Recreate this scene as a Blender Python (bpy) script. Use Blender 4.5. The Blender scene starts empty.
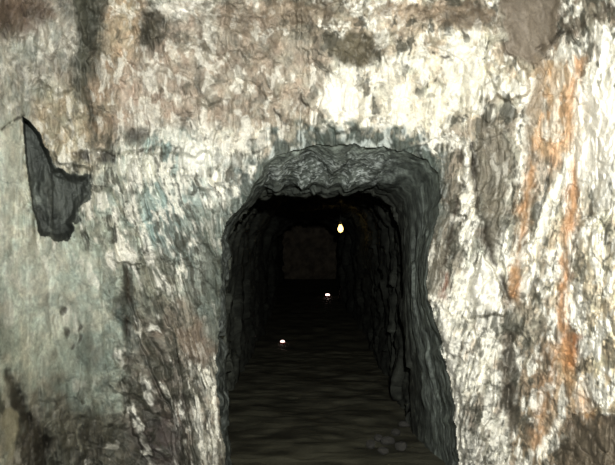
import bpy, math
import numpy as np

# ------------------------------------------------------------------ camera, world, flash, exposure
scene = bpy.context.scene
COL = scene.collection
W, H, F = 615.0, 465.0, 600.0            # frame in pixels, focal length in pixels
CAM_H = 1.6

cam_data = bpy.data.cameras.new('camera')
cam_data.sensor_width = 36.0
cam_data.lens = 36.0 * F / W
cam_data.clip_start = 0.02
cam = bpy.data.objects.new('camera', cam_data)
COL.objects.link(cam)
cam.location = (0, 0, CAM_H)
cam.rotation_euler = (math.radians(90), 0, 0)
scene.camera = cam

world = bpy.data.worlds.new('cave_dark')
scene.world = world
world.use_nodes = True
world.node_tree.nodes['Background'].inputs[0].default_value = (0.75, 0.85, 1.0, 1)
world.node_tree.nodes['Background'].inputs[1].default_value = 0.012

fl = bpy.data.lights.new('camera_flash', 'SPOT')
fl.energy = 730
fl.spot_size = math.radians(115)
fl.spot_blend = 1.0
fl.shadow_soft_size = 0.025
fl.color = (1.0, 1.0, 0.965)
flash = bpy.data.objects.new('camera_flash', fl)
COL.objects.link(flash)
flash.location = (0.14, 0.0, CAM_H + 0.30)
# aimed at a point on the rock a little up and to the right of the opening
tx, ty, tz = 0.75, 3.5, 0.22
flash.rotation_euler = (math.radians(90) + math.atan2(tz, ty), 0, -math.atan2(tx, ty))

vs = scene.view_settings
vs.view_transform = 'Standard'
vs.look = 'None'
vs.exposure = 0.0
vs.gamma = 1.0
vs.use_curve_mapping = False

# ------------------------------------------------------------------ numpy noise
rng = np.random.default_rng(11)
TAB = rng.random(65536).astype(np.float32)
PERM = rng.permutation(256).astype(np.int32)

def hash3(ix, iy, iz, k=0):
    h = PERM[(ix + k * 37) & 255]
    h = PERM[(h + iy) & 255]
    return (h * 256 + PERM[(PERM[(h + iz) & 255] + k * 11) & 255])

def vnoise(P, scale, off=0.0):
    q = P * scale + off
    i = np.floor(q).astype(np.int32)
    f = (q - i).astype(np.float32)
    f = f * f * f * (f * (f * 6 - 15) + 10)
    x, y, z = i[..., 0], i[..., 1], i[..., 2]
    fx, fy, fz = f[..., 0], f[..., 1], f[..., 2]
    def g(a, b, c):
        return TAB[hash3(x + a, y + b, z + c)]
    c00 = g(0, 0, 0) * (1 - fx) + g(1, 0, 0) * fx
    c10 = g(0, 1, 0) * (1 - fx) + g(1, 1, 0) * fx
    c01 = g(0, 0, 1) * (1 - fx) + g(1, 0, 1) * fx
    c11 = g(0, 1, 1) * (1 - fx) + g(1, 1, 1) * fx
    return (c00 * (1 - fy) + c10 * fy) * (1 - fz) + (c01 * (1 - fy) + c11 * fy) * fz   # 0..1

def fbm(P, scale, octaves=4, gain=0.5, off=0.0, ridged=False):
    tot = 0.0; amp = 1.0; norm = 0.0
    for o in range(octaves):
        n = vnoise(P, scale * (2.03 ** o), off + 17.3 * o)
        if ridged:
            n = 1 - np.abs(2 * n - 1)
        tot = tot + amp * n; norm += amp; amp *= gain
    return tot / norm

def facets(P, scale, off=0.0):
    """cellular facets: per-cell tilted planes and the distance to the cell border"""
    q = P * scale + off
    i = np.floor(q).astype(np.int32)
    n = q.shape[0]
    d1 = np.full(n, 9.0, np.float32); d2 = np.full(n, 9.0, np.float32)
    hgt = np.zeros(n, np.float32)
    for a in (-1, 0, 1):
        for b in (-1, 0, 1):
            for c in (-1, 0, 1):
                x, y, z = i[:, 0] + a, i[:, 1] + b, i[:, 2] + c
                px = x + TAB[hash3(x, y, z, 1)]; py = y + TAB[hash3(x, y, z, 2)]; pz = z + TAB[hash3(x, y, z, 3)]
                dx, dy, dz = q[:, 0] - px, q[:, 1] - py, q[:, 2] - pz
                d = np.sqrt(dx * dx + dy * dy + dz * dz)
                hh = (TAB[hash3(x, y, z, 4)] - 0.5) + (TAB[hash3(x, y, z, 5)] - 0.5) * 1.6 * dx \
                    + (TAB[hash3(x, y, z, 6)] - 0.5) * 1.6 * dz
                near = d < d1
                d2 = np.where(near, d1, np.minimum(d2, d))
                hgt = np.where(near, hh, hgt)
                d1 = np.where(near, d, d1)
    return hgt, d2 - d1

def sstep(a, b, x):
    t = np.clip((x - a) / (b - a), 0, 1)
    return t * t * (3 - 2 * t)

def lin(c):
    c = np.asarray(c, float) / 255.0
    return np.where(c <= 0.04045, c / 12.92, ((c + 0.055) / 1.055) ** 2.4)

def seg_dist(U, V, poly, closed=False):
    best = np.full(U.shape, 1e9)
    pts = list(poly) + ([poly[0]] if closed else [])
    for (ax, ay), (bx, by) in zip(pts[:-1], pts[1:]):
        dx, dy = bx - ax, by - ay
        L = dx * dx + dy * dy + 1e-9
        t = np.clip(((U - ax) * dx + (V - ay) * dy) / L, 0, 1)
        best = np.minimum(best, (U - ax - t * dx) ** 2 + (V - ay - t * dy) ** 2)
    return np.sqrt(best)

def inside(U, V, poly):
    r = np.zeros(U.shape, bool)
    pts = list(poly) + [poly[0]]
    for (ax, ay), (bx, by) in zip(pts[:-1], pts[1:]):
        c = (ay > V) != (by > V)
        xi = ax + (V - ay) * (bx - ax) / (by - ay + 1e-12)
        r ^= c & (U < xi)
    return r

# ------------------------------------------------------------------ materials
def rock_material(name, bump=0.5, rough=0.62, spec=0.35, fine=0.35):
    m = bpy.data.materials.new(name); m.use_nodes = True
    nt = m.node_tree; N = nt.nodes; L = nt.links
    bs = N['Principled BSDF']
    at = N.new('ShaderNodeAttribute'); at.attribute_name = 'mineral'
    tc = N.new('ShaderNodeTexCoord')
    n1 = N.new('ShaderNodeTexNoise'); n1.inputs['Scale'].default_value = 75; n1.inputs['Detail'].default_value = 6
    n1.inputs['Roughness'].default_value = 0.7
    mr = N.new('ShaderNodeMapRange'); mr.inputs['From Min'].default_value = 0.3; mr.inputs['From Max'].default_value = 0.7
    mr.inputs['To Min'].default_value = 1 - fine; mr.inputs['To Max'].default_value = 1 + fine
    mx = N.new('ShaderNodeMix'); mx.data_type = 'RGBA'; mx.blend_type = 'MULTIPLY'; mx.inputs[0].default_value = 1.0
    L.new(tc.outputs['Object'], n1.inputs['Vector'])
    L.new(n1.outputs['Fac'], mr.inputs['Value'])
    L.new(at.outputs['Color'], mx.inputs[6]); L.new(mr.outputs['Result'], mx.inputs[7])
    L.new(mx.outputs[2], bs.inputs['Base Color'])
    bp = N.new('ShaderNodeBump'); bp.inputs['Strength'].default_value = bump; bp.inputs['Distance'].default_value = 0.006
    L.new(n1.outputs['Fac'], bp.inputs['Height']); L.new(bp.outputs['Normal'], bs.inputs['Normal'])
    bs.inputs['Roughness'].default_value = rough
    bs.inputs['Specular IOR Level'].default_value = spec
    return m

def plain_material(name, color, rough=0.6, metal=0.0, noise=20):
    m = bpy.data.materials.new(name); m.use_nodes = True
    nt = m.node_tree; bs = nt.nodes['Principled BSDF']
    n = nt.nodes.new('ShaderNodeTexNoise'); n.inputs['Scale'].default_value = noise; n.inputs['Detail'].default_value = 4
    r = nt.nodes.new('ShaderNodeValToRGB')
    r.color_ramp.elements[0].position = 0.3; r.color_ramp.elements[1].position = 0.7
    r.color_ramp.elements[0].color = tuple(c * 0.7 for c in color) + (1,)
    r.color_ramp.elements[1].color = tuple(min(1, c * 1.3) for c in color) + (1,)
    nt.links.new(n.outputs['Fac'], r.inputs['Fac']); nt.links.new(r.outputs['Color'], bs.inputs['Base Color'])
    bs.inputs['Roughness'].default_value = rough; bs.inputs['Metallic'].default_value = metal
    return m

def glow_material(name, color, strength):
    m = bpy.data.materials.new(name); m.use_nodes = True
    bs = m.node_tree.nodes['Principled BSDF']
    bs.inputs['Base Color'].default_value = (*color, 1)
    bs.inputs['Emission Color'].default_value = (*color, 1)
    bs.inputs['Emission Strength'].default_value = strength
    return m

M_ROCK = rock_material('veined_rock', fine=0.2)
M_TUNNEL = rock_material('dark_tunnel_rock', bump=0.6, rough=0.7, spec=0.25)  # tunnel sides carry painted shade in the mineral colour
M_FLOOR = rock_material('damp_mine_floor', bump=0.8, rough=0.6, spec=0.2, fine=0.4)
M_STONE = plain_material('dark_rubble_stone', (0.034, 0.032, 0.027), 0.95)

# ------------------------------------------------------------------ mesh helpers
def mesh_from_quads(name, V, Q, mat, parent=None, col=None, smooth=True):
    me = bpy.data.meshes.new(name)
    used = np.unique(Q)
    remap = np.full(V.shape[0], -1, np.int64); remap[used] = np.arange(len(used))
    v = V[used].astype(np.float32); q = remap[Q].astype(np.int32)
    k = q.shape[1]
    me.vertices.add(len(v)); me.vertices.foreach_set('co', v.ravel())
    me.loops.add(q.size); me.loops.foreach_set('vertex_index', q.ravel())
    me.polygons.add(len(q))
    me.polygons.foreach_set('loop_start', np.arange(len(q), dtype=np.int32) * k)
    me.polygons.foreach_set('use_smooth', np.full(len(q), smooth))
    me.update(calc_edges=True)
    if col is not None:
        a = me.attributes.new('mineral', 'FLOAT_COLOR', 'POINT')
        c = np.ones((len(v), 4), np.float32); c[:, :3] = np.clip(col[used], 0.004, 0.92)
        a.data.foreach_set('color', c.ravel())
    me.validate()
    me.materials.append(mat)
    o = bpy.data.objects.new(name, me); COL.objects.link(o)
    if parent is not None:
        o.parent = parent
    return o

def tag(o, label=None, cat=None, group=None, kind=None):
    if label: o['label'] = label
    if cat: o['category'] = cat
    if group: o['group'] = group
    if kind: o['kind'] = kind
    return o

# ------------------------------------------------------------------ the portal outline (pixel directions on the rock face)
P0_L = [(228, 620), (226, 455), (221, 430), (218, 385), (217, 345), (220, 300), (222, 262), (221, 240), (227, 222), (238, 207), (250, 192)]
P0_T = [(250, 192), (260, 174), (271, 159), (286, 151), (310, 145), (340, 146), (375, 146), (405, 151), (425, 160), (438, 172)]
P0_R = [(438, 172), (441, 190), (437, 220), (430, 250), (427, 275), (430, 300), (437, 325), (443, 350), (450, 385), (454, 420), (458, 455), (464, 620)]
def ragged(poly, seed, amp):
    r_ = np.random.default_rng(seed); out = [poly[0]]
    for (ax, ay), (bx, by) in zip(poly[:-1], poly[1:]):
        n_ = max(1, int(math.hypot(bx - ax, by - ay) / 7))
        for q_ in range(1, n_ + 1):
            t_ = q_ / n_; end = (bx, by) == poly[-1] and q_ == n_
            out.append((ax + (bx - ax) * t_ + (0 if end else r_.normal() * amp), ay + (by - ay) * t_ + (0 if end else r_.normal() * amp)))
    return out
P0_L, P0_T, P0_R = ragged(P0_L, 3, 1.2), ragged(P0_T, 4, 1.3), ragged(P0_R, 5, 1.3)
PORTAL = P0_L + P0_T[1:] + P0_R[1:]

# ------------------------------------------------------------------ rock face grid: dense where the photo looks, coarse beyond
def axis(a0, a1, b0, b1, step, n):
    t = np.linspace(0, 1, n + 1)
    lo = a0 - (a0 - b0) * (t[::-1][:-1] ** 1.6)
    hi = a1 + (b1 - a1) * (t[1:] ** 1.6)
    return np.concatenate([lo, np.arange(a0, a1 + 1e-6, step), hi])
us = axis(-20, 635, -720, 1340, 0.85, 110)
vs_ = axis(-20, 485, -640, 860, 0.85, 95)
NU, NV = len(us), len(vs_)
U, V = np.meshgrid(us, vs_)
U = U.ravel().astype(np.float32); V = V.ravel().astype(np.float32)
def near(poly, m):
    xs_ = [q[0] for q in poly]; ys_ = [q[1] for q in poly]
    return np.nonzero((U > min(xs_) - m) & (U < max(xs_) + m) & (V > min(ys_) - m) & (V < max(ys_) + m))[0]
TX = (U - W / 2) / F; TZ = (H / 2 - V) / F
p = 5.0
Dbase = ((1 / 3.8) ** p + (np.abs(TX) / np.where(TX < 0, 1.62, 1.52)) ** p + (np.maximum(TZ, 0) / 1.62) ** p) ** (-1 / p)
P = np.stack([TX * Dbase, Dbase, TZ * Dbase], -1).astype(np.float32)      # world position without the camera height

# foliation leans: left side "\", right side "/"
lean = np.interp(U, [0, 110, 170, 230, 320, 420, 470, 615], [0.05, 0.18, 0.32, 0.15, 0.0, 0.18, 0.28, 0.22]) \
    * np.where(U < 300, -1, 1)
lean = (lean * np.interp(V, [0, 130, 180], [0.25, 0.5, 1.0])).astype(np.float32)
Xs = P[:, 0] - lean * P[:, 2]                           # across the foliation
w1 = vnoise(P, 9.0, 101.0) + 0.5 * vnoise(P, 21.0, 102.0) - 0.75
w2 = vnoise(P, 9.0, 151.0) + 0.5 * vnoise(P, 21.0, 152.0) - 0.75
Xw = Xs + 0.022 * w1
PA = np.stack([Xw, P[:, 1] * 0.6, P[:, 2] * 0.20 + 0.02 * w2], -1)  # stretched up the foliation
PB = np.stack([Xw, P[:, 1] * 0.7, P[:, 2] * 0.6 + 0.04 * w2], -1)

wob = (fbm(P, 14, 3, off=3.1) - 0.5) * 14               # wobble of outlines, in pixels
wob2 = (fbm(P, 14, 3, off=43.1) - 0.5) * 14
Uw, Vw = U + wob, V + wob2

inP = inside(U, V, PORTAL)
dP = seg_dist(U, V, PORTAL, True)
sdP = np.where(inP, -dP, dP)

# relief: positive = towards the camera (metres)
big, bigedge = facets(PB, 3.2, 5.5)
mid, midedge = facets(PA, 11.0, 1.7)
small, smalledge = facets(PB, 26.0, 9.2)
big *= 0.3 + 0.7 * sstep(0, 0.25, bigedge); mid *= 0.3 + 0.7 * sstep(0, 0.25, midedge); small *= 0.15 + 0.85 * sstep(0, 0.3, smalledge)
n_lo = fbm(P, 2.2, 3, off=8.0) - 0.5
n_rid = fbm(PA, 16, 4, ridged=True, off=2.0) - 0.55
n_fine = fbm(PB, 42, 3, off=6.0) - 0.5

# smoothness: the pale green left wall and the grey slab at top right are smooth
smooth_left = sstep(118, 85, Uw) * sstep(225, 260, Vw) * sstep(475, 380, Vw + 0.4 * U) 
smooth_left = np.maximum(smooth_left, sstep(28, 18, Uw) * sstep(100, 125, Vw))
slab_in = inside(Uw, Vw, [(498, -30), (566, -30), (560, 20), (550, 58), (538, 68), (524, 62), (508, 50), (502, 34)])
rough = 1 - 0.8 * np.maximum(smooth_left, slab_in)
up = sstep(160, 110, V)                                   # blotchy upper rock, less foliated
R = 0.18 * n_lo + 0.12 * big * (1 - 0.6 * smooth_left) * (1 - 0.8 * slab_in) \
    + rough * ((0.075 - 0.040 * up) * mid + (0.020 + 0.012 * up) * small + (0.065 - 0.04 * up) * n_rid + 0.030 * n_fine)
R -= rough * 0.016 * (1 - sstep(0.0, 0.14, midedge)) * (1 - 0.6 * up)
R -= rough * 0.004 * (1 - sstep(0.0, 0.2, smalledge))

# cracks: polyline, half width px, depth m
LEFT_SEAM = [(108, -700), (104, 0), (98, 60), (97, 120), (95, 170), (92, 235), (110, 262), (126, 290), (128, 360), (124, 455), (124, 900)]
RIGHT_SEAM = [(480, -700), (492, 0), (478, 100), (470, 130), (478, 215), (490, 250), (505, 285), (516, 312), (508, 350), (506, 440), (512, 900)]
CRACKS = [
    (LEFT_SEAM, 2.0, 0.02), (RIGHT_SEAM, 3.0, 0.05),
    ([(126, 264), (129, 300), (126, 335), (130, 360)], 3.0, 0.06),
    ([(4, 130), (13, 122), (24, 115)], 1.5, 0.05),
    ([(74, 5), (80, 40), (84, 75), (92, 112), (97, 145)], 2.2, 0.04), ([(86, 5), (88, 30), (83, 60)], 2.0, 0.03),
    ([(509, 330), (505, 365), (509, 400), (510, 430)], 4.0, 0.06),
    ([(462, 150), (460, 190), (452, 230), (441, 272), (437, 300)], 2.5, 0.05),
    ([(452, 190), (444, 225), (434, 262)], 2.0, 0.04),
    ([(540, 50), (560, 36), (588, 20), (610, 8)], 3.0, 0.05),
    ([(96, 152), (120, 154), (150, 150), (182, 149), (215, 147)], 1.8, 0.03),
    ([(185, 175), (200, 215), (212, 250), (216, 290)], 1.8, 0.03),
    ([(150, 165), (160, 205), (178, 245), (186, 285)], 1.8, 0.03),
    ([(272, 105), (280, 118), (290, 128)], 2.0, 0.04), ([(300, 95), (306, 110), (305, 128)], 2.0, 0.04),
    ([(240, 6), (252, 20), (258, 40)], 1.5, 0.02), ([(413, 18), (412, 38)], 2.0, 0.04),
    ([(432, 52), (446, 56)], 2.0, 0.05), ([(555, 150), (540, 220), (530, 290)], 2.0, 0.03),
    ([(600, 165), (590, 220), (583, 300), (575, 380)], 1.8, 0.03), ([(495, 130), (500, 170), (495, 215)], 2.0, 0.04),
    ([(82, 420), (80, 440), (84, 458)], 2.0, 0.03), ([(10, 372), (20, 395), (34, 425), (48, 445)], 4.0, 0.07),
    ([(168, 385), (160, 410), (152, 440)], 4, 0.06), ([(140, 375), (142, 410), (148, 440)], 3.0, 0.05),
    ([(190, 360), (184, 395), (190, 430)], 3.0, 0.05),
    ([(170, 98), (168, 112)], 1.5, 0.03), ([(225, 60), (224, 74)], 1.5, 0.03), ([(160, 72), (185, 76), (200, 82)], 1.3, 0.02),
]
for poly, wd, dp in CRACKS:
    n_ = near(poly, 25)
    d = seg_dist(U[n_] + wob[n_] * 0.5, V[n_] + wob2[n_] * 0.5, poly)
    R[n_] -= dp * np.exp(-(d / wd) ** 2) * np.clip(0.5 + wob2[n_] * 0.12, 0.15, 1.2)

# hollows: centre, radii, depth
for cx, cy, rx, ry, dp in [(137, 137, 9, 9, 0.07), (355, 52, 24, 17, 0.06), (80, 155, 8, 6, 0.05), (152, 28, 14, 18, 0.05),
                           (55, 322, 2, 4, .015), (62, 312, 2, 6, .02), (66, 335, 2.5, 5, .02), (80, 326, 2, 7, .02),
                           (82, 340, 2, 5, .02), (72, 344, 4, 3, .015), (53, 338, 2, 5, .015), (65, 378, 6, 3, .015),
                           (105, 158, 9, 5, 0.04), (212, 116, 8, 5, 0.04), (165, 430, 10, 16, 0.05), (60, 300, 2, 5, .015)]:
    q = ((Uw - cx) / rx) ** 2 + ((Vw - cy) / ry) ** 2
    R -= dp * np.exp(-q ** 1.5)

# slabs of rock that stand proud and the dark hollow: outline, height, edge width px, wall, part name, label
SLABS = [
    ('left', 'niche', [(22, 116), (30, 121), (40, 132), (50, 150), (55, 170), (70, 174), (88, 172), (93, 186), (86, 200), (76, 222), (68, 240), (55, 241), (40, 236), (33, 210), (26, 165)], -0.30, 3, 'dark grey hollow broken into the pale wall'),
    ('left', 'rock_slab', [(32, 114), (60, 100), (80, 104), (90, 130), (92, 168), (70, 170), (57, 166), (50, 145), (40, 128)], 0.05, 5, None),
    ('left', 'rock_slab', [(-14, 392), (6, 398), (14, 412), (20, 432), (26, 458), (28, 500), (-14, 500)], 0.10, 5, 'pale rounded rock at the foot of the wall'),
    ('left', 'rock_slab', [(30, 30), (58, 24), (72, 50), (76, 90), (58, 98), (34, 84)], 0.04, 6, None),
    ('back', 'rock_slab', [(118, 214), (130, 222), (138, 246), (144, 268), (126, 266), (108, 260), (112, 235)], 0.07, 3, 'pale wedge of rock with a sharp lower ledge'),
    ('back', 'rock_slab', [(186, 384), (196, 368), (210, 370), (219, 390), (222, 412), (224, 440), (226, 500), (178, 500), (180, 430)], 0.13, 6, 'white crusted bulge at the foot of the opening'),
    ('back', 'rock_slab', [(162, 352), (174, 348), (178, 372), (172, 400), (166, 420), (158, 400), (158, 372)], 0.05, 5, None),
    ('back', 'rock_slab', [(130, 352), (138, 360), (142, 396), (148, 430), (156, 458), (140, 458), (130, 420)], 0.05, 4, None),
    ('back', 'rock_slab', [(464, 118), (470, 140), (475, 172), (474, 206), (466, 222), (457, 214), (461, 180), (462, 146)], 0.07, 4, 'narrow white pillar of rock'),
    ('back', 'rock_slab', [(481, 236), (488, 256), (501, 284), (511, 308), (504, 318), (480, 318), (462, 316), (468, 290), (475, 258)], 0.09, 4, 'white wedge of rock with a pointed top'),
    ('back', 'rock_slab', [(428, 286), (440, 300), (456, 312), (478, 322), (484, 345), (480, 392), (486, 430), (492, 500), (464, 500), (458, 440), (454, 400), (446, 356), (436, 318)], 0.09, 5, 'white crusted edge of the opening'),
    ('back', 'rock_slab', [(322, 84), (342, 74), (360, 84), (366, 110), (358, 130), (336, 136), (320, 120)], 0.05, 6, 'bright white boss of rock over the opening'),
    ('back', 'rock_slab', [(190, 72), (214, 66), (226, 80), (222, 104), (202, 112), (188, 98)], 0.04, 5, None),
    ('back', 'rock_slab', [(222, 150), (240, 148), (252, 162), (240, 182), (226, 196), (216, 180)], 0.05, 6, None),
    ('back', 'rock_slab', [(112, 156), (146, 158), (150, 190), (138, 214), (112, 206)], 0.03, 5, None),
    ('right', 'rock_slab', [(497, 20), (501, 42), (517, 58), (528, 70), (528, 90), (512, 104), (496, 96), (486, 74), (482, 44)], 0.07, 4, 'white spur of rock'),
    ('right', 'rock_slab', [(500, -14), (566, -14), (556, 34), (548, 60), (530, 66), (515, 54), (503, 40)], -0.02, 9, 'smooth grey slab of rock'),
    ('right', 'rock_slab', [(566, 130), (574, 150), (560, 180), (546, 210), (536, 250), (526, 280), (523, 262), (536, 220), (548, 180)], 0.05, 4, None),
    ('right', 'rock_slab', [(512, 160), (520, 190), (516, 240), (510, 285), (500, 262), (496, 220)], 0.04, 4, None),
    ('right', 'rock_slab', [(562, 420), (585, 412), (640, 408), (640, 500), (534, 500), (540, 452)], 0.08, 4, 'dull grey rock with a white edge'),
    ('right', 'rock_slab', [(576, 200), (604, 190), (606, 300), (590, 340), (574, 300)], 0.05, 6, None),
]
partid = np.full(U.shape, -1)
for k, (side, nm, poly, h, wd, lb) in enumerate(SLABS):
    wu = 0.9 * wob if nm == 'rock_slab' else wob * np.interp(U, [30, 60], [0.1, 0.9])
    wv = 0.9 * wob2 if nm == 'rock_slab' else wob2 * np.interp(U, [30, 60], [0.2, 0.9])
    ins = inside(U + wu, V + wv, poly)
    d = seg_dist(U + wu, V + wv, poly, True)
    cx = np.mean([q[0] for q in poly]); cy = np.mean([q[1] for q in poly])
    rad = max(np.ptp([q[0] for q in poly]), np.ptp([q[1] for q in poly])) * 0.5
    if nm == 'niche':                       # deepest along its straight left edge, running out to the right
        e = np.where(ins, sstep(0, 2.5 + 0.22 * np.maximum(U - 26 - (V - 120) * 0.11, 0), d), 0)
        R += h * e * np.interp(U - (V - 120) * 0.11, [20, 40, 90], [1.0, 0.7, 0.45])
    else:                                   # slabs dip into the face on one side and break off in a step on the other
        ang = (0.6, 1.1, 1.6, 2.3, 0.2)[k % 5]
        ramp = np.clip(0.55 + 0.6 * ((U - cx) * math.cos(ang) + (V - cy) * math.sin(ang)) / rad, 0.08, 1.2) if h > 0 else 1.0
        R += 1.5 * h * np.where(ins, sstep(0, wd, d), 0) * ramp
    partid = np.where(ins, k, partid)

# left smooth wall stands a little proud of the central face, upper tan rock overhangs the teal face
R += 0.05 * sstep(130, 110, Uw) * sstep(230, 262, Vw)
R += 0.07 * sstep(156, 148, Vw) * sstep(88, 100, U) * sstep(225, 205, U)
R += 0.05 * sstep(470, 480, Uw) * sstep(120, 180, V)

# rounded arris of the opening and scooped lip over it
R -= 0.045 * np.exp(-np.maximum(sdP, 0) / (5.0 + 9.0 * sstep(230, 180, V)))

D = Dbase - np.clip(R, -0.6, 0.6)
FACE = np.stack([TX * D, D, TZ * D + CAM_H], -1)

# ------------------------------------------------------------------ minerals of the rock face
# control: u, v, su, sv, base colour (sRGB), amount of white crust, amount of dark mineral
CT = [
    (20, 15, 30, 20, (118, 100, 84), .05, .25), (50, 45, 26, 34, (168, 165, 152), .25, .08), (85, 40, 12, 45, (84, 86, 74), .1, .5),
    (100, 90, 14, 40, (150, 130, 104), .15, .25), (20, 80, 22, 34, (166, 164, 150), .15, .08), (60, 120, 22, 28, (172, 160, 132), .3, .1),
    (125, 30, 12, 30, (172, 150, 118), .2, .15), (152, 28, 12, 20, (96, 90, 78), .1, .5), (178, 8, 25, 8, (200, 195, 180), .7, .1),
    (205, 50, 38, 30, (158, 144, 126), .22, .12), (150, 90, 34, 30, (162, 146, 128), .38, .15), (260, 50, 45, 40, (156, 142, 122), .2, .15),
    (215, 90, 35, 25, (166, 152, 134), .42, .15), (270, 95, 40, 26, (160, 146, 126), .3, .2), (310, 20, 30, 20, (140, 128, 108), .18, .3),
    (355, 50, 19, 14, (96, 90, 74), .1, .45), (345, 100, 24, 26, (214, 206, 186), .78, .15), (400, 30, 40, 24, (180, 164, 140), .45, .25),
    (415, 90, 36, 40, (204, 196, 172), .62, .18), (460, 15, 28, 12, (130, 116, 98), .2, .4), (465, 70, 22, 40, (205, 196, 172), .62, .18),
    (525, 30, 22, 26, (132, 122, 106), .02, .08), (505, 80, 16, 24, (190, 178, 152), .5, .15), (570, 20, 30, 16, (126, 114, 96), .3, .4),
    (590, 50, 22, 20, (176, 170, 156), .55, .3), (550, 80, 16, 24, (180, 150, 112), .35, .2), (595, 140, 24, 50, (230, 222, 200), .85, .08),  # last entry: extra white paints in the stronger flash on the right
    (560, 130, 14, 30, (196, 148, 96), .5, .1), (500, 140, 18, 34, (150, 142, 124), .4, .35), (535, 150, 14, 40, (170, 160, 142), .55, .3),
    (448, 150, 18, 30, (150, 140, 122), .4, .35), (445, 220, 16, 40, (128, 120, 104), .34, .42), (468, 180, 7, 40, (214, 206, 184), .8, .1),
    (488, 280, 20, 30, (214, 208, 190), .8, .12), (495, 210, 14, 40, (122, 116, 102), .3, .45), (560, 240, 30, 40, (178, 166, 140), .55, .28),
    (595, 280, 22, 50, (196, 184, 154), .58, .22), (540, 330, 24, 40, (160, 150, 128), .5, .3), (460, 360, 24, 40, (190, 182, 164), .66, .25),
    (475, 430, 24, 30, (172, 164, 148), .6, .28), (510, 380, 5, 50, (120, 112, 98), .25, .3), (545, 400, 20, 40, (168, 144, 112), .42, .25),
    (590, 370, 24, 30, (206, 188, 150), .6, .2), (595, 435, 28, 16, (112, 100, 84), .1, .35), (528, 440, 12, 20, (160, 140, 110), .4, .25),
    # centre left, teal and white face
    (130, 180, 26, 26, (172, 176, 162), .52, .25), (165, 190, 26, 40, (148, 168, 162), .55, .3), (200, 170, 20, 24, (196, 200, 190), .7, .25),
    (190, 240, 22, 36, (134, 142, 132), .34, .35), (232, 165, 16, 14, (190, 190, 178), .65, .3), (212, 300, 14, 40, (112, 120, 110), .14, .3),
    (155, 290, 22, 24, (140, 140, 122), .3, .25), (120, 245, 18, 18, (164, 168, 152), .4, .15), (170, 330, 24, 24, (128, 118, 102), .2, .25),
    (140, 380, 16, 40, (112, 108, 96), .3, .4), (170, 395, 18, 34, (126, 118, 106), .4, .35), (205, 405, 16, 34, (172, 166, 150), .62, .3),
    (160, 435, 16, 18, (94, 85, 80), .12, .3), (128, 320, 8, 30, (106, 112, 104), .2, .5), (205, 345, 12, 20, (122, 112, 98), .25, .2),
    (250, 140, 26, 10, (196, 188, 168), .6, .25), (300, 138, 24, 12, (150, 144, 124), .4, .4), (390, 138, 26, 10, (168, 160, 138), .4, .35),
    # pale green left wall
    (20, 200, 20, 60, (184, 188, 170), .12, .0), (40, 290, 40, 40, (178, 184, 168), .16, .02), (85, 290, 26, 40, (160, 168, 152), .16, .05),
    (80, 220, 14, 20, (168, 174, 158), .3, .15), (30, 350, 26, 36, (164, 168, 148), .1, .03), (90, 370, 26, 40, (136, 146, 132), .1, .08),
    (50, 410, 26, 20, (124, 124, 108), .1, .15), (90, 440, 24, 20, (94, 92, 80), .14, .3), (25, 430, 14, 24, (94, 90, 78), .2, .3), (8, 440, 7, 24, (176, 172, 150), .3, .1),
]
CT = [c[:4] + (lin(c[4]),) + c[5:] for c in CT]
wsum = np.full(U.shape, 1e-9); base = np.zeros((len(U), 3)); wh = np.zeros(U.shape); dk = np.zeros(U.shape)
Uw2, Vw2 = U + 1.3 * wob, V + 1.3 * wob2
for u0, v0, su, sv, c, w_, k_ in CT:
    q = ((Uw2 - u0) / su) ** 2 + ((Vw2 - v0) / sv) ** 2
    g = 1.0 / (1 + q * q * q) + 1e-7
    wsum += g; base += g[:, None] * c; wh += g * w_; dk += g * k_
base /= wsum[:, None]; wh /= wsum; dk /= wsum
base *= 1.12
lum = base @ np.array([0.3, 0.55, 0.15])
base = base * 0.72 + 0.28 * lum[:, None] * np.array([1.0, 1.0, 0.96])
calm = sstep(175, 120, V) * sstep(345, 300, U)           # the tan rock at upper left is even in tone

def rankish(x):
    return np.clip((x - x.mean()) / (x.std() * 3.6) + 0.5, 0, 1)
def streaky(off, s1, s2):
    a_ = rankish(fbm(PA, s1, 3, gain=0.6, off=off)); b_ = rankish(fbm(PB, s2, 3, gain=0.6, off=off + 6))
    m_ = 0.35 + 0.5 * up
    return rankish(a_ * (1 - m_) + b_ * m_)
patch = rankish(fbm(P, 7, 3, off=71.0))
sp1 = rankish(streaky(31.0, 26, 26) + 0.55 * (patch - 0.5))
sp2 = rankish(streaky(51.0, 30, 24) - 0.45 * (patch - 0.5))
sp3 = streaky(121.0, 20, 16)
line = fbm(PA, 30, 2, ridged=True, off=141.0)
whm = sstep(-0.14, 0.18, sp1 - (1 - wh)) * sstep(0.03, 0.2, wh)
dkm = sstep(-0.10, 0.12, sp2 - (1 - dk * 0.9)) * sstep(0.02, 0.10, dk)
lnm = sstep(0.86, 0.95, line) * (1 - 0.7 * up) * (1 - smooth_left) * (0.25 + dk)
grain = rankish(fbm(PB, 75, 2, gain=0.7, off=181.0))
tone = (1 + (0.68 - 0.25 * calm) * (sp3 - 0.5)) * (0.80 + 0.40 * grain)
whm = np.clip(whm * (0.70 + 0.6 * grain), 0, 1) * (1 - 0.35 * calm) * (1 - 0.5 * smooth_left)
col = base * tone[:, None]
tint = rankish(fbm(P, 16, 3, off=161.0))[:, None]          # warmer and greener grains side by side
col = col * (np.array([1.05, 0.99, 0.95]) * tint + np.array([0.95, 1.01, 1.01]) * (1 - tint))
wcol = lin((243, 240, 226)) * (0.86 + 0.14 * sp3)[:, None]
col = col * (1 - whm[:, None]) + wcol * whm[:, None]
fleck = sstep(0.60, 0.80, rankish(fbm(np.stack([Xw, P[:, 1], P[:, 2] * 0.7], -1), 52, 2, gain=0.6, off=201.0) + 0.25 * line))
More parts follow.
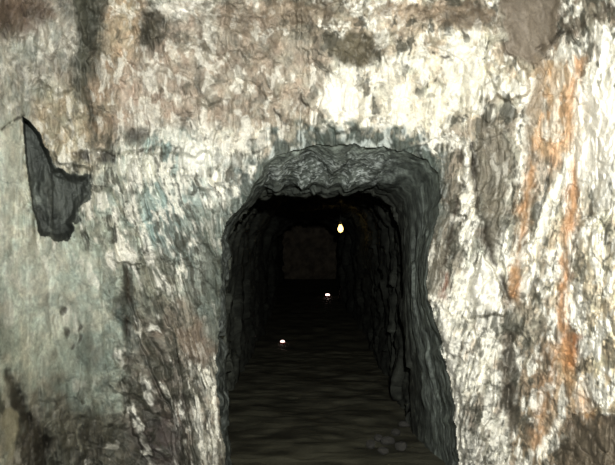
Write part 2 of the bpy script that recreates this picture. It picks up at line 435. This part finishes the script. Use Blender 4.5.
fleck *= (1 - smooth_left) * np.clip(0.25 + 0.9 * dk, 0, 0.62) * (0.55 + 0.45 * (1 - up))
dk_all = np.clip((0.8 * dkm + lnm + fleck) * (1 - 0.4 * calm), 0, 0.88)[:, None]
col = col * (1 - dk_all) + dk_all * lin((70, 70, 60))

# streaks with a shape of their own: iron stain, teal copper bloom
def streak(poly, wd, colr, amt, dens=0.5):
    n_ = near(poly, 45)
    d = seg_dist(Uw[n_], V[n_], poly)
    m_ = np.exp(-(d / wd) ** 2) * amt * sstep(dens - 0.35, dens + 0.25, sp3[n_] * 0.6 + 0.2)
    m_ = np.clip(m_, 0, 1)[:, None]
    col[n_] = col[n_] * (1 - m_) + lin(colr) * m_
streak([(536, 140), (528, 180), (526, 220), (518, 262), (516, 300)], 5, (186, 146, 106), 0.9, 0.36)
streak([(580, 60), (568, 110), (574, 165), (572, 200), (566, 260), (563, 310), (566, 352)], 6, (186, 144, 104), 0.9, 0.36)
streak([(548, 70), (542, 105), (545, 150)], 9, (200, 166, 126), 0.8, 0.4)
streak([(572, 340), (572, 362)], 7, (176, 112, 66), 1.0)
streak([(548, 350), (545, 400), (536, 440)], 8, (182, 142, 104), 0.7)
streak([(562, 350), (580, 400), (590, 420)], 10, (206, 160, 110), 0.6)
streak([(577, 140), (552, 195), (534, 250), (526, 290)], 4.5, (243, 240, 226), 1.0, 0.25)
streak([(560, 420), (548, 438), (540, 458)], 2.6, (240, 235, 220), 1.0, 0.2)
streak([(440, 300), (448, 340), (455, 400), (460, 455)], 3.0, (238, 234, 220), 1.0, 0.2)
streak([(80, 425), (79, 440), (82, 450)], 2.0, (222, 220, 200), 0.9, 0.2)
streak([(160, 200), (166, 230)], 18, (150, 174, 168), 0.5)
streak([(122, 310), (120, 322)], 4, (140, 172, 166), 0.6)
streak([(445, 275), (442, 298)], 4, (120, 84, 66), 0.9)

# patches of other rock, dark crack bands and painted flash glare: outline or ellipse, colour, amount
def patch_poly(poly, colr, amt, soft=5.0, var=0.5, ragged=1.0):
    n_ = near(poly, 30)
    uu, vv = U[n_] + ragged * wob[n_], V[n_] + ragged * wob2[n_]
    i_ = inside(uu, vv, poly); d = seg_dist(uu, vv, poly, True)
    m_ = (sstep(-soft, soft, np.where(i_, d, -d) + 5 * (sp1[n_] - 0.5)) * amt)[:, None]
    col[n_] = col[n_] * (1 - m_) + m_ * lin(colr) * (1 - var * 0.5 + var * sp3[n_])[:, None]
def patch_ell(cx, cy, rx, ry, colr, amt, var=0.8):
    a_ = np.linspace(0, 2 * math.pi, 17)[:-1]
    patch_poly([(cx + rx * math.cos(t), cy + ry * math.sin(t)) for t in a_], colr, amt, 0.35 * min(rx, ry), var, 1.4)
patch_poly([(498, -30), (566, -30), (560, 20), (550, 58), (536, 70), (524, 64), (508, 52), (502, 34)], (122, 112, 98), 0.92, 3, 0.25)
patch_poly([(536, 60), (550, 66), (542, 100), (532, 140), (524, 150), (528, 110)], (140, 126, 106), 0.8, 5, 0.3)
patch_ell(355, 50, 25, 17, (92, 86, 70), 0.85)
patch_ell(430, 12, 60, 9, (140, 124, 104), 0.6)
patch_ell(465, 16, 26, 12, (112, 100, 84), 0.7)
patch_ell(152, 30, 11, 20, (84, 80, 68), 0.8)
patch_poly([(72, -10), (92, -10), (90, 40), (88, 75), (94, 112), (98, 150), (92, 150), (84, 100), (78, 60)], (84, 84, 72), 0.8, 4)
patch_ell(24, 14, 34, 14, (104, 88, 74), 0.6)
patch_ell(300, 12, 40, 10, (132, 118, 100), 0.6)
patch_ell(240, 20, 26, 14, (128, 116, 100), 0.55)
patch_ell(343, 98, 20, 26, (244, 240, 226), 0.75, 0.1)
patch_ell(592, 130, 20, 50, (245, 240, 226), 0.8, 0.1)  # white rock whitened further to paint in the flash overexposure
patch_ell(420, 110, 26, 20, (240, 234, 214), 0.45, 0.1)
patch_ell(488, 285, 16, 26, (244, 240, 226), 0.6, 0.1)
patch_ell(206, 160, 28, 13, (240, 240, 230), 0.5, 0.1)
patch_ell(244, 142, 20, 8, (240, 236, 222), 0.5, 0.1)
patch_ell(135, 165, 22, 8, (236, 236, 224), 0.45, 0.1)
patch_ell(392, 92, 18, 30, (242, 236, 218), 0.4, 0.1)
patch_ell(466, 75, 16, 36, (242, 238, 220), 0.4, 0.1)
patch_ell(566, 110, 18, 46, (206, 176, 138), 0.3, 0.4)
patch_ell(178, 8, 22, 6, (240, 236, 224), 0.8, 0.1)
patch_poly([(480, 118), (506, 120), (512, 150), (506, 190), (498, 230), (494, 262), (484, 236), (478, 200), (474, 150)], (116, 110, 96), 0.65, 5)
patch_poly([(442, 170), (456, 175), (452, 215), (444, 260), (438, 296), (430, 290), (434, 250), (440, 215)], (104, 98, 84), 0.6, 4)
patch_poly([(504, 330), (513, 330), (512, 380), (516, 425), (506, 430), (502, 380)], (100, 94, 82), 0.8, 3)
patch_poly([(585, 424), (640, 416), (640, 500), (548, 500), (556, 450)], (104, 94, 78), 0.8, 5)
patch_poly([(200, 205), (220, 225), (224, 300), (220, 360), (206, 330), (204, 270)], (98, 104, 94), 0.65, 8)
patch_poly([(180, 330), (200, 318), (214, 352), (204, 364), (186, 358)], (128, 112, 96), 0.6, 6)
patch_poly([(124, 270), (132, 290), (134, 330), (140, 352), (122, 345), (118, 320)], (84, 88, 80), 0.75, 4)
patch_ell(165, 428, 9, 18, (86, 77, 72), 0.7)
patch_ell(82, 430, 40, 22, (84, 82, 70), 0.6)
patch_poly([(4, 366), (14, 372), (30, 410), (52, 440), (46, 470), (28, 470), (22, 430), (12, 400)], (66, 62, 52), 0.85, 4)
patch_ell(10, 432, 8, 26, (172, 166, 140), 0.8, 0.3)
for poly_, w_ in [(RIGHT_SEAM[3:8], 2.6), ([(462, 150), (460, 190), (452, 230), (441, 272)], 2.0), ([(126, 264), (129, 300), (126, 335)], 2.4),
                  ([(540, 50), (560, 36), (588, 20), (610, 8)], 3.2), ([(272, 105), (282, 118), (290, 128)], 2.0), ([(302, 95), (306, 110), (305, 128)], 2.0),
                  ([(4, 130), (13, 122), (24, 115)], 1.4), ([(432, 52), (446, 56)], 1.8), ([(97, 153), (120, 155), (150, 150)], 1.6)]:
    n_ = near(poly_, 20)                                                                  # crack shading painted in as dark lines
    g = np.exp(-(seg_dist(U[n_] + .6 * wob[n_], V[n_] + .6 * wob2[n_], poly_) / w_) ** 2)
    g = (0.9 * g * sstep(0.25, 0.6, sp2[n_]))[:, None]
    col[n_] = col[n_] * (1 - g) + lin((64, 58, 48)) * g

# grey-green country rock on the broken lip; darker colour in the left-wall hollow and pits
n_lip = (fbm(P, 20, 3, off=23) - 0.5)
above = sstep(250, 200, V) * sstep(205, 235, U) * sstep(456, 436, U)
lipm = 0.94 * sstep(26, 7, sdP + 46 * n_lip + 26 * (fbm(P, 6, 2, off=27) - 0.5)) * above
lipc = lin((78, 86, 80)) * (0.6 + 0.8 * rankish(sp2))[:, None]
lw = sstep(0.55, 0.85, sp1)[:, None] * 0.7
lipc = lipc * (1 - lw) + lin((196, 204, 198)) * lw
col = col * (1 - lipm[:, None]) + lipc * lipm[:, None]
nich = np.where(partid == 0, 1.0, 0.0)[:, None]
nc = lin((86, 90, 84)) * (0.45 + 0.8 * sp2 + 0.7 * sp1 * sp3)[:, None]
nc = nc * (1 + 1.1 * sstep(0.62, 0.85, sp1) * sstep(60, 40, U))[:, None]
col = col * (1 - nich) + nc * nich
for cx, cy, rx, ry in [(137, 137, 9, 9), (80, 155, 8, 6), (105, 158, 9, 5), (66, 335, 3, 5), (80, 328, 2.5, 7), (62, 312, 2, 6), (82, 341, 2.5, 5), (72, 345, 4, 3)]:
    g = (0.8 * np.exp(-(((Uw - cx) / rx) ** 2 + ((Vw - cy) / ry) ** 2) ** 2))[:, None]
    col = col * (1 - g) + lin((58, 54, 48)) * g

# ------------------------------------------------------------------ cut the face into its walls, slabs and the hollow
idx = np.arange(NU * NV).reshape(NV, NU)
Q = np.stack([idx[:-1, :-1], idx[1:, :-1], idx[1:, 1:], idx[:-1, 1:]], -1).reshape(-1, 4)
Uc, Vc = U[Q].mean(1), V[Q].mean(1)
keep = ~inside(Uc, Vc, PORTAL) & (FACE[Q, 2].max(1) > -0.12)
Q, Uc, Vc = Q[keep], Uc[keep], Vc[keep]
pid = partid[Q[:, 0]]
seamL = np.interp(Vc, [q[1] for q in LEFT_SEAM], [q[0] for q in LEFT_SEAM])
seamR = np.interp(Vc, [q[1] for q in RIGHT_SEAM], [q[0] for q in RIGHT_SEAM])
side = np.where(Uc < seamL, 0, np.where(Uc > seamR, 2, 1))
walls = {}
for s, (nm, key, lb) in enumerate([('wall_left', 'left', 'pale green-grey smooth rock wall with a dark hollow'),
                                   ('wall_back', 'back', 'mottled tan and white rock face around the tunnel opening'),
                                   ('wall_right', 'right', 'white rock wall streaked with orange iron stains')]):
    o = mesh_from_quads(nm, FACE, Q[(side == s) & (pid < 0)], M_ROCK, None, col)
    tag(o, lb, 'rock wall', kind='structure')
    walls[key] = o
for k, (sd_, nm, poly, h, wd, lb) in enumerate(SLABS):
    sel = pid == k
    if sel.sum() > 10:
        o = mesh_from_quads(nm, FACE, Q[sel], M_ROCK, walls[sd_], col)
        if lb: o['label'] = lb

# ------------------------------------------------------------------ the tunnel behind the opening
def resample(poly, n):
    a = np.array(poly, float)
    s = np.concatenate([[0], np.cumsum(np.hypot(*np.diff(a, axis=0).T))])
    t = np.linspace(0, s[-1], n)
    return np.stack([np.interp(t, s, a[:, 0]), np.interp(t, s, a[:, 1])], -1)
NL, NT, NR = 150, 130, 150
def px_ring(L_, T_, R_, d):
    r = np.concatenate([resample(L_, NL), resample(T_, NT)[1:], resample(R_, NR)[1:]])
    d = np.broadcast_to(d, len(r))
    return np.stack([(r[:, 0] - W / 2) / F * d, d, (H / 2 - r[:, 1]) / F * d + CAM_H], -1)
def m_ring(xl, xr, zt, d, sh=0.22):
    L_ = [(xl, -0.15), (xl - 0.03, 0.8), (xl, zt - 0.45), (xl + sh * 0.5, zt - 0.12)]
    T_ = [(xl + sh * 0.5, zt - 0.12), (xl + sh * 1.4, zt), (xr - sh * 1.3, zt + 0.02), (xr - sh * 0.4, zt - 0.12)]
    R_ = [(xr - sh * 0.4, zt - 0.12), (xr, zt - 0.4), (xr + 0.03, 0.8), (xr, -0.15)]
    r = np.concatenate([resample(L_, NL), resample(T_, NT)[1:], resample(R_, NR)[1:]])
    return np.stack([r[:, 0], np.full(len(r), d), r[:, 1]], -1)
def grow(poly, px):
    a = np.array(poly, float); c = np.array([330.0, 330.0])
    v = a - c
    return [tuple(x) for x in a + v / np.linalg.norm(v, axis=1)[:, None] * px]
# depth of the face at the outline, taken from the face grid
def face_depth(L_, T_, R_):
    r = np.concatenate([resample(L_, NL), resample(T_, NT)[1:], resample(R_, NR)[1:]])
    iu = np.clip(np.searchsorted(us, r[:, 0]), 0, NU - 1); iv = np.clip(np.searchsorted(vs_, r[:, 1]), 0, NV - 1)
    return D.reshape(NV, NU)[iv, iu]
o0 = (grow(P0_L, 2), grow(P0_T, 2), grow(P0_R, 2))
d0 = face_depth(*o0)
k_ = np.ones(15) / 15
d0 = np.convolve(np.pad(d0, 7, mode='edge'), k_, 'valid')
P1_L = [(226, 600), (226, 455), (223, 430), (222, 385), (223, 345), (225, 300), (228, 262), (229, 240), (234, 222), (240, 212), (248, 205)]
P1_T = [(248, 205), (258, 198), (275, 195), (300, 194), (325, 197), (350, 194), (372, 194), (388, 197), (397, 206)]
P1_R = [(397, 206), (401, 230), (402, 262), (404, 300), (407, 350), (410, 400), (413, 455), (420, 600)]
r0 = np.concatenate([resample(P0_L, NL), resample(P0_T, NT)[1:], resample(P0_R, NR)[1:]])
r1 = np.concatenate([resample(P1_L, NL), resample(P1_T, NT)[1:], resample(P1_R, NR)[1:]])
ii = np.arange(len(r0))
topw = sstep(NL - 25, NL + 12, ii) * sstep(NL + NT + 6, NL + NT - 34, ii)      # 1 along the broken brow, 0 on the sides
def wander(seed, step):
    q_ = np.random.default_rng(seed).normal(size=len(ii) // step + 2)
    return np.interp(ii / step, np.arange(len(q_)), q_)
def brow_ring(f_side, d_side, f_top, d_top, seed):
    jit = 0.08 * wander(seed, 11) + 0.05 * wander(seed + 1, 5)
    fr = (f_side * (1 - topw) + (f_top + jit) * topw)[:, None]
    d = d_side * (1 - topw) + (d_top + 0.05 * wander(seed + 2, 9) + 0.03 * wander(seed + 3, 4)) * topw
    r = r0 * (1 - fr) + r1 * fr
    return np.stack([(r[:, 0] - W / 2) / F * d, d, (H / 2 - r[:, 1]) / F * d + CAM_H], -1)
keys = [
    (0.0, px_ring(*o0, d0 + 0.03)),
    (0.05, px_ring(P0_L, P0_T, P0_R, d0 + 0.07)),
    (0.16, brow_ring(0.32, 4.18, 0.30, 4.20, 21)),
    (0.28, brow_ring(0.68, 4.48, 0.80, 4.40, 31)),
    (0.40, px_ring(P1_L, P1_T, P1_R, 4.85)),
    (0.45, px_ring(grow(P1_L, 1), grow(P1_T, 1), grow(P1_R, 1), 4.98)),
    (0.50, m_ring(-0.76, 0.86, 2.08, 5.12, 0.3)),
    (0.60, m_ring(-0.78, 0.86, 2.06, 6.4, 0.35)),
    (0.72, m_ring(-0.74, 0.90, 2.00, 9.0, 0.3)),
    (0.86, m_ring(-0.80, 0.85, 1.98, 14.0, 0.5)),
    (0.93, m_ring(-0.95, 0.95, 2.2, 17.5, 0.7)),
    (1.0, m_ring(-0.85, 1.05, 2.3, 21.0, 0.9)),
]
kt = np.array([k[0] for k in keys]); kr = np.stack([k[1] for k in keys])
ts = np.concatenate([np.linspace(0, 0.5, 230), np.linspace(0.5, 1, 170)[1:]])
j = np.clip(np.searchsorted(kt, ts, side='right') - 1, 0, len(kt) - 2)
f = ((ts - kt[j]) / (kt[j + 1] - kt[j]))[:, None, None]
TUN = kr[j] * (1 - f) + kr[j + 1] * f                     # rings x points x 3
nr, npt = TUN.shape[:2]
flat = TUN.reshape(-1, 3)
tan_s = np.gradient(TUN, axis=1); tan_t = np.gradient(TUN, axis=0)
nrm = np.cross(tan_s, tan_t); nrm /= (np.linalg.norm(nrm, axis=-1, keepdims=True) + 1e-9)
cen = np.array([0.05, 0, 1.1])
sgn = np.sign(((cen - TUN) * np.array([1, 0, 1]) * nrm).sum(-1, keepdims=True)); sgn[sgn == 0] = 1
nrm = (nrm * sgn).reshape(-1, 3)
FP = flat * np.array([1, 1, 0.35])
h1, e1 = facets(FP, 5.0, 3.3)
h2, e2 = facets(FP, 15.0, 6.3)
disp = 0.06 * h1 + 0.012 * h2 - 0.006 * (1 - sstep(0, 0.12, e2)) + 0.09 * (fbm(flat * np.array([1, 1, .6]), 9, 4, off=4) - 0.5) + (0.16 + 0.3 * sstep(9, 14, flat[:, 1])) * (fbm(flat, 1.6, 3, off=14) - 0.5) * sstep(4.6, 6, flat[:, 1])
ringT = np.repeat(ts, npt)
disp *= sstep(0.0, 0.10, ringT) * 0.9 + 0.1
disp *= np.where((np.tile(np.arange(npt), nr) > NL - 20) & (np.tile(np.arange(npt), nr) < NL + NT + 10), 1 - 0.55 * sstep(0.36, 0.28, ringT), 1.0)
disp *= np.where(np.tile(np.arange(npt), nr) > NL + NT - 25, 1 - 0.6 * sstep(0.44, 0.40, ringT), 1.0)
flat = flat + nrm * disp[:, None]
# grey-green rock; light falloff painted in, colour darkening from the collar inward
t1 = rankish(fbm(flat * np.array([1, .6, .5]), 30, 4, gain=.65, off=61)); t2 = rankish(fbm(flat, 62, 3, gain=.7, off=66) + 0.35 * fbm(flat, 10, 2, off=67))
painted_falloff = sstep(4.86, 4.2, flat[:, 1] + 0.25 * (fbm(flat, 8, 2, off=8) - 0.5))[:, None]
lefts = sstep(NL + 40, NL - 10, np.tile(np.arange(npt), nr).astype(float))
tb = lin((92, 98, 91)) * ((0.45 + 1.0 * t1) * (1 - 0.62 * lefts))[:, None]  # left side darker still, its shade painted into the colour
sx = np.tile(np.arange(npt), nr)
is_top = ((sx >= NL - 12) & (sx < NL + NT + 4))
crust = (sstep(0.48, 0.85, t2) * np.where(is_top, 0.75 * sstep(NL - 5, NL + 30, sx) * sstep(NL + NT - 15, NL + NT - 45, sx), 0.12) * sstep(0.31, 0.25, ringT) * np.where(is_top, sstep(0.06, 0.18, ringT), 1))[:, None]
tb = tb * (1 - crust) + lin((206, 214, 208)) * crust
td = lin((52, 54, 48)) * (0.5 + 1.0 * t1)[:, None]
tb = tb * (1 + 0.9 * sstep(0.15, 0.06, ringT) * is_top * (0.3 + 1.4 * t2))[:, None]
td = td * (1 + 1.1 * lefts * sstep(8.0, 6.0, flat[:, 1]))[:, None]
tcol = tb * painted_falloff + td * (1 - painted_falloff)
ti = np.arange(nr * npt).reshape(nr, npt)
TQ = np.stack([ti[:-1, :-1], ti[:-1, 1:], ti[1:, 1:], ti[1:, :-1]], -1)
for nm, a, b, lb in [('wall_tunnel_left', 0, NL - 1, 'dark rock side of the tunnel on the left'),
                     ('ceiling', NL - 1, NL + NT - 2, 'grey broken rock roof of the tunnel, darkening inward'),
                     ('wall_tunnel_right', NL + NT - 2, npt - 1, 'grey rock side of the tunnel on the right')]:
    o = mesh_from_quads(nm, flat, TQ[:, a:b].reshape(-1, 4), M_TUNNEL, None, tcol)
    tag(o, lb, 'tunnel rock', kind='structure')

# end of the tunnel
xs = np.linspace(-1.1, 1.2, 70); zs = np.linspace(-0.1, 2.3, 70)
X, Z = np.meshgrid(xs, zs); EV = np.stack([X.ravel(), np.full(X.size, 20.7), Z.ravel()], -1)
EV[:, 1] += 0.35 * (fbm(EV, 2.5, 4, off=3) - 0.5)
ei = np.arange(4900).reshape(70, 70)
EQ = np.stack([ei[:-1, :-1], ei[:-1, 1:], ei[1:, 1:], ei[1:, :-1]], -1).reshape(-1, 4)
ec = lin((80, 72, 60)) * (0.6 + 0.8 * rankish(fbm(EV, 6, 3)))[:, None]
tag(mesh_from_quads('wall_tunnel_end', EV, EQ, M_TUNNEL, None, ec), 'dark rock end of the tunnel', 'tunnel rock', kind='structure')

# ------------------------------------------------------------------ floor
ys = np.concatenate([np.linspace(-1.2, 3.6, 60), np.linspace(3.6, 8.0, 260)[1:], np.linspace(8.0, 21.2, 150)[1:]])
xs = np.linspace(-2.0, 2.0, 150)
X, Y = np.meshgrid(xs, ys)
FV = np.stack([X.ravel(), Y.ravel(), np.zeros(X.size)], -1)
FVs = FV * np.array([0.5, 1, 1])
FV[:, 2] = 0.05 * (fbm(FVs, 3.0, 3, off=12) - 0.5) + 0.03 * (fbm(FVs, 12.0, 3, off=19) - 0.5)
fi = np.arange(X.size).reshape(len(ys), len(xs))
FQ = np.stack([fi[:-1, :-1], fi[:-1, 1:], fi[1:, 1:], fi[1:, :-1]], -1).reshape(-1, 4)
fc = lin((64, 63, 52)) * (0.5 + 1.0 * rankish(fbm(FVs, 9, 4, off=29)))[:, None]
tag(mesh_from_quads('floor', FV, FQ, M_FLOOR, None, fc), 'dark damp earth floor running into the tunnel', 'floor', kind='structure')
def floor_z(x, y):
    i = np.argmin((FV[:, 0] - x) ** 2 + (FV[:, 1] - y) ** 2)
    return float(FV[i, 2])

# ------------------------------------------------------------------ lamps
def lathe(name, prof, mat, parent, seg=24):
    """prof: list of (radius, z)"""
    n = len(prof); vs3 = []; fs = []
    for r, z in prof:
        for k in range(seg):
            a = 2 * math.pi * k / seg
            vs3.append((r * math.cos(a), r * math.sin(a), z))
    for a in range(n - 1):
        for k in range(seg):
            k2 = (k + 1) % seg
            fs.append((a * seg + k, a * seg + k2, (a + 1) * seg + k2, (a + 1) * seg + k))
    fs.append(tuple(range(seg))[::-1]); fs.append(tuple((n - 1) * seg + k for k in range(seg)))
    me = bpy.data.meshes.new(name); me.from_pydata(vs3, [], fs); me.update()
    for pl in me.polygons: pl.use_smooth = len(pl.vertices) == 4
    me.materials.append(mat)
    o = bpy.data.objects.new(name, me); COL.objects.link(o); o.parent = parent
    return o

M_BLACK = plain_material('black_rubber', (0.02, 0.02, 0.02), 0.6)
M_BRASS = plain_material('tarnished_brass', (0.06, 0.045, 0.025), 0.6, 0.5)
M_RED = plain_material('red_plastic', (0.30, 0.02, 0.015), 0.4)
M_BULB = glow_material('warm_bulb_glow', (1.0, 0.68, 0.20), 4.5)
M_LENS = glow_material('pinkish_lens_glow', (1.0, 0.70, 0.62), 3.0)

def ceiling_at(x, y):
    sel = flat[(np.abs(flat[:, 1] - y) < 0.12) & (np.abs(flat[:, 0] - x) < 0.06) & (flat[:, 2] > 1.5)]
    return float(sel[:, 2].max())

LD = 9.4
lx, lz = (340.5 - W / 2) / F * LD, CAM_H + (H / 2 - 228.5) / F * LD
lamp = bpy.data.objects.new('pendant_lamp', None); COL.objects.link(lamp)
lamp.location = (lx, LD, lz)
tag(lamp, 'glowing warm bulb hanging from the roof deep in the tunnel', 'lamp')
top = ceiling_at(lx, LD) - lz + 0.02
lathe('bulb', [(0.004, -0.060), (0.020, -0.055), (0.036, -0.038), (0.043, -0.012), (0.040, 0.012), (0.030, 0.034), (0.021, 0.050), (0.018, 0.062)], M_BULB, lamp)
lathe('socket', [(0.019, 0.060), (0.024, 0.062), (0.026, 0.10), (0.020, 0.115), (0.008, 0.125)], M_BRASS, lamp)
lathe('cord', [(0.006, 0.12), (0.006, top)], M_BLACK, lamp, 10)
lathe('ceiling_rose', [(0.035, top - 0.035), (0.045, top - 0.02), (0.045, top + 0.03)], M_BRASS, lamp)

def floor_light(px, py, label):
    d = (CAM_H - 0.05) * F / (py - H / 2)
    x = (px - W / 2) / F * d
    e = bpy.data.objects.new('floor_light', None); COL.objects.link(e)
    e.location = (x, d, floor_z(x, d) - 0.006)
    tag(e, label, 'light', 'small lights on the tunnel floor')
    s = 0.74 * d / 8.6
    lathe('housing', [(0.050 * s, 0.0), (0.054 * s, 0.006), (0.052 * s, 0.024 * s), (0.046 * s, 0.030 * s)], M_RED, e)
    lathe('lens', [(0.044 * s, 0.026 * s), (0.043 * s, 0.042 * s), (0.034 * s, 0.056 * s), (0.018 * s, 0.063 * s), (0.003, 0.065 * s)], M_LENS, e)
    return e
floor_light(282.5, 339, 'small pinkish-white light on the tunnel floor, the nearer and lower of two')
floor_light(327.5, 295, 'small pinkish-white light farther down the tunnel floor, below the hanging bulb')

# ------------------------------------------------------------------ loose stones at the foot of the right wall
def stone_mesh(seed):
    r = np.random.default_rng(seed)
    import bmesh
    bm = bmesh.new(); bmesh.ops.create_icosphere(bm, subdivisions=2, radius=1.0)
    pl = r.normal(size=(7, 3)); pl /= np.linalg.norm(pl, axis=1)[:, None]
    for v in bm.verts:
        c = np.array(v.co)
        for n_ in pl:
            q = c @ n_ - 0.72
            if q > 0: c = c - n_ * q
        v.co = c * np.array([1.0, 0.8, 0.6])
    me = bpy.data.meshes.new('stone'); bm.to_mesh(me); bm.free(); me.materials.append(M_STONE)
    return me
stones = [stone_mesh(s) for s in range(4)]
r = np.random.default_rng(5)
SPOTS = [(371, 446, .055), (379, 440, .05), (388, 443, .06), (396, 434, .05), (383, 452, .045), (401, 448, .06), (404, 425, .05)]
STONE_LABELS = ['dark loose stone at the left end of the heap on the tunnel floor',
                'dark loose stone behind the middle of the heap on the tunnel floor',
                'larger dark stone in the middle of the heap on the tunnel floor',
                'dark loose stone behind the larger right stone of the floor heap',
                'small dark stone at the front of the heap on the tunnel floor',
                'larger dark stone at the right end of the heap on the tunnel floor',
                'dark loose stone lying farthest back beside the right tunnel wall']
for i, (px, py, sz) in enumerate(SPOTS):
    d = CAM_H * F / (py - H / 2); x = (px - W / 2) / F * d
    o = bpy.data.objects.new('stone', stones[i % 4]); COL.objects.link(o)
    o.scale = (sz, sz, sz); o.rotation_euler = (0, 0, r.random() * 6.28)
    o.location = (x, d, floor_z(x, d) + 0.6 * sz * 0.6)
    tag(o, STONE_LABELS[i], 'stone', 'loose stones on the tunnel floor')
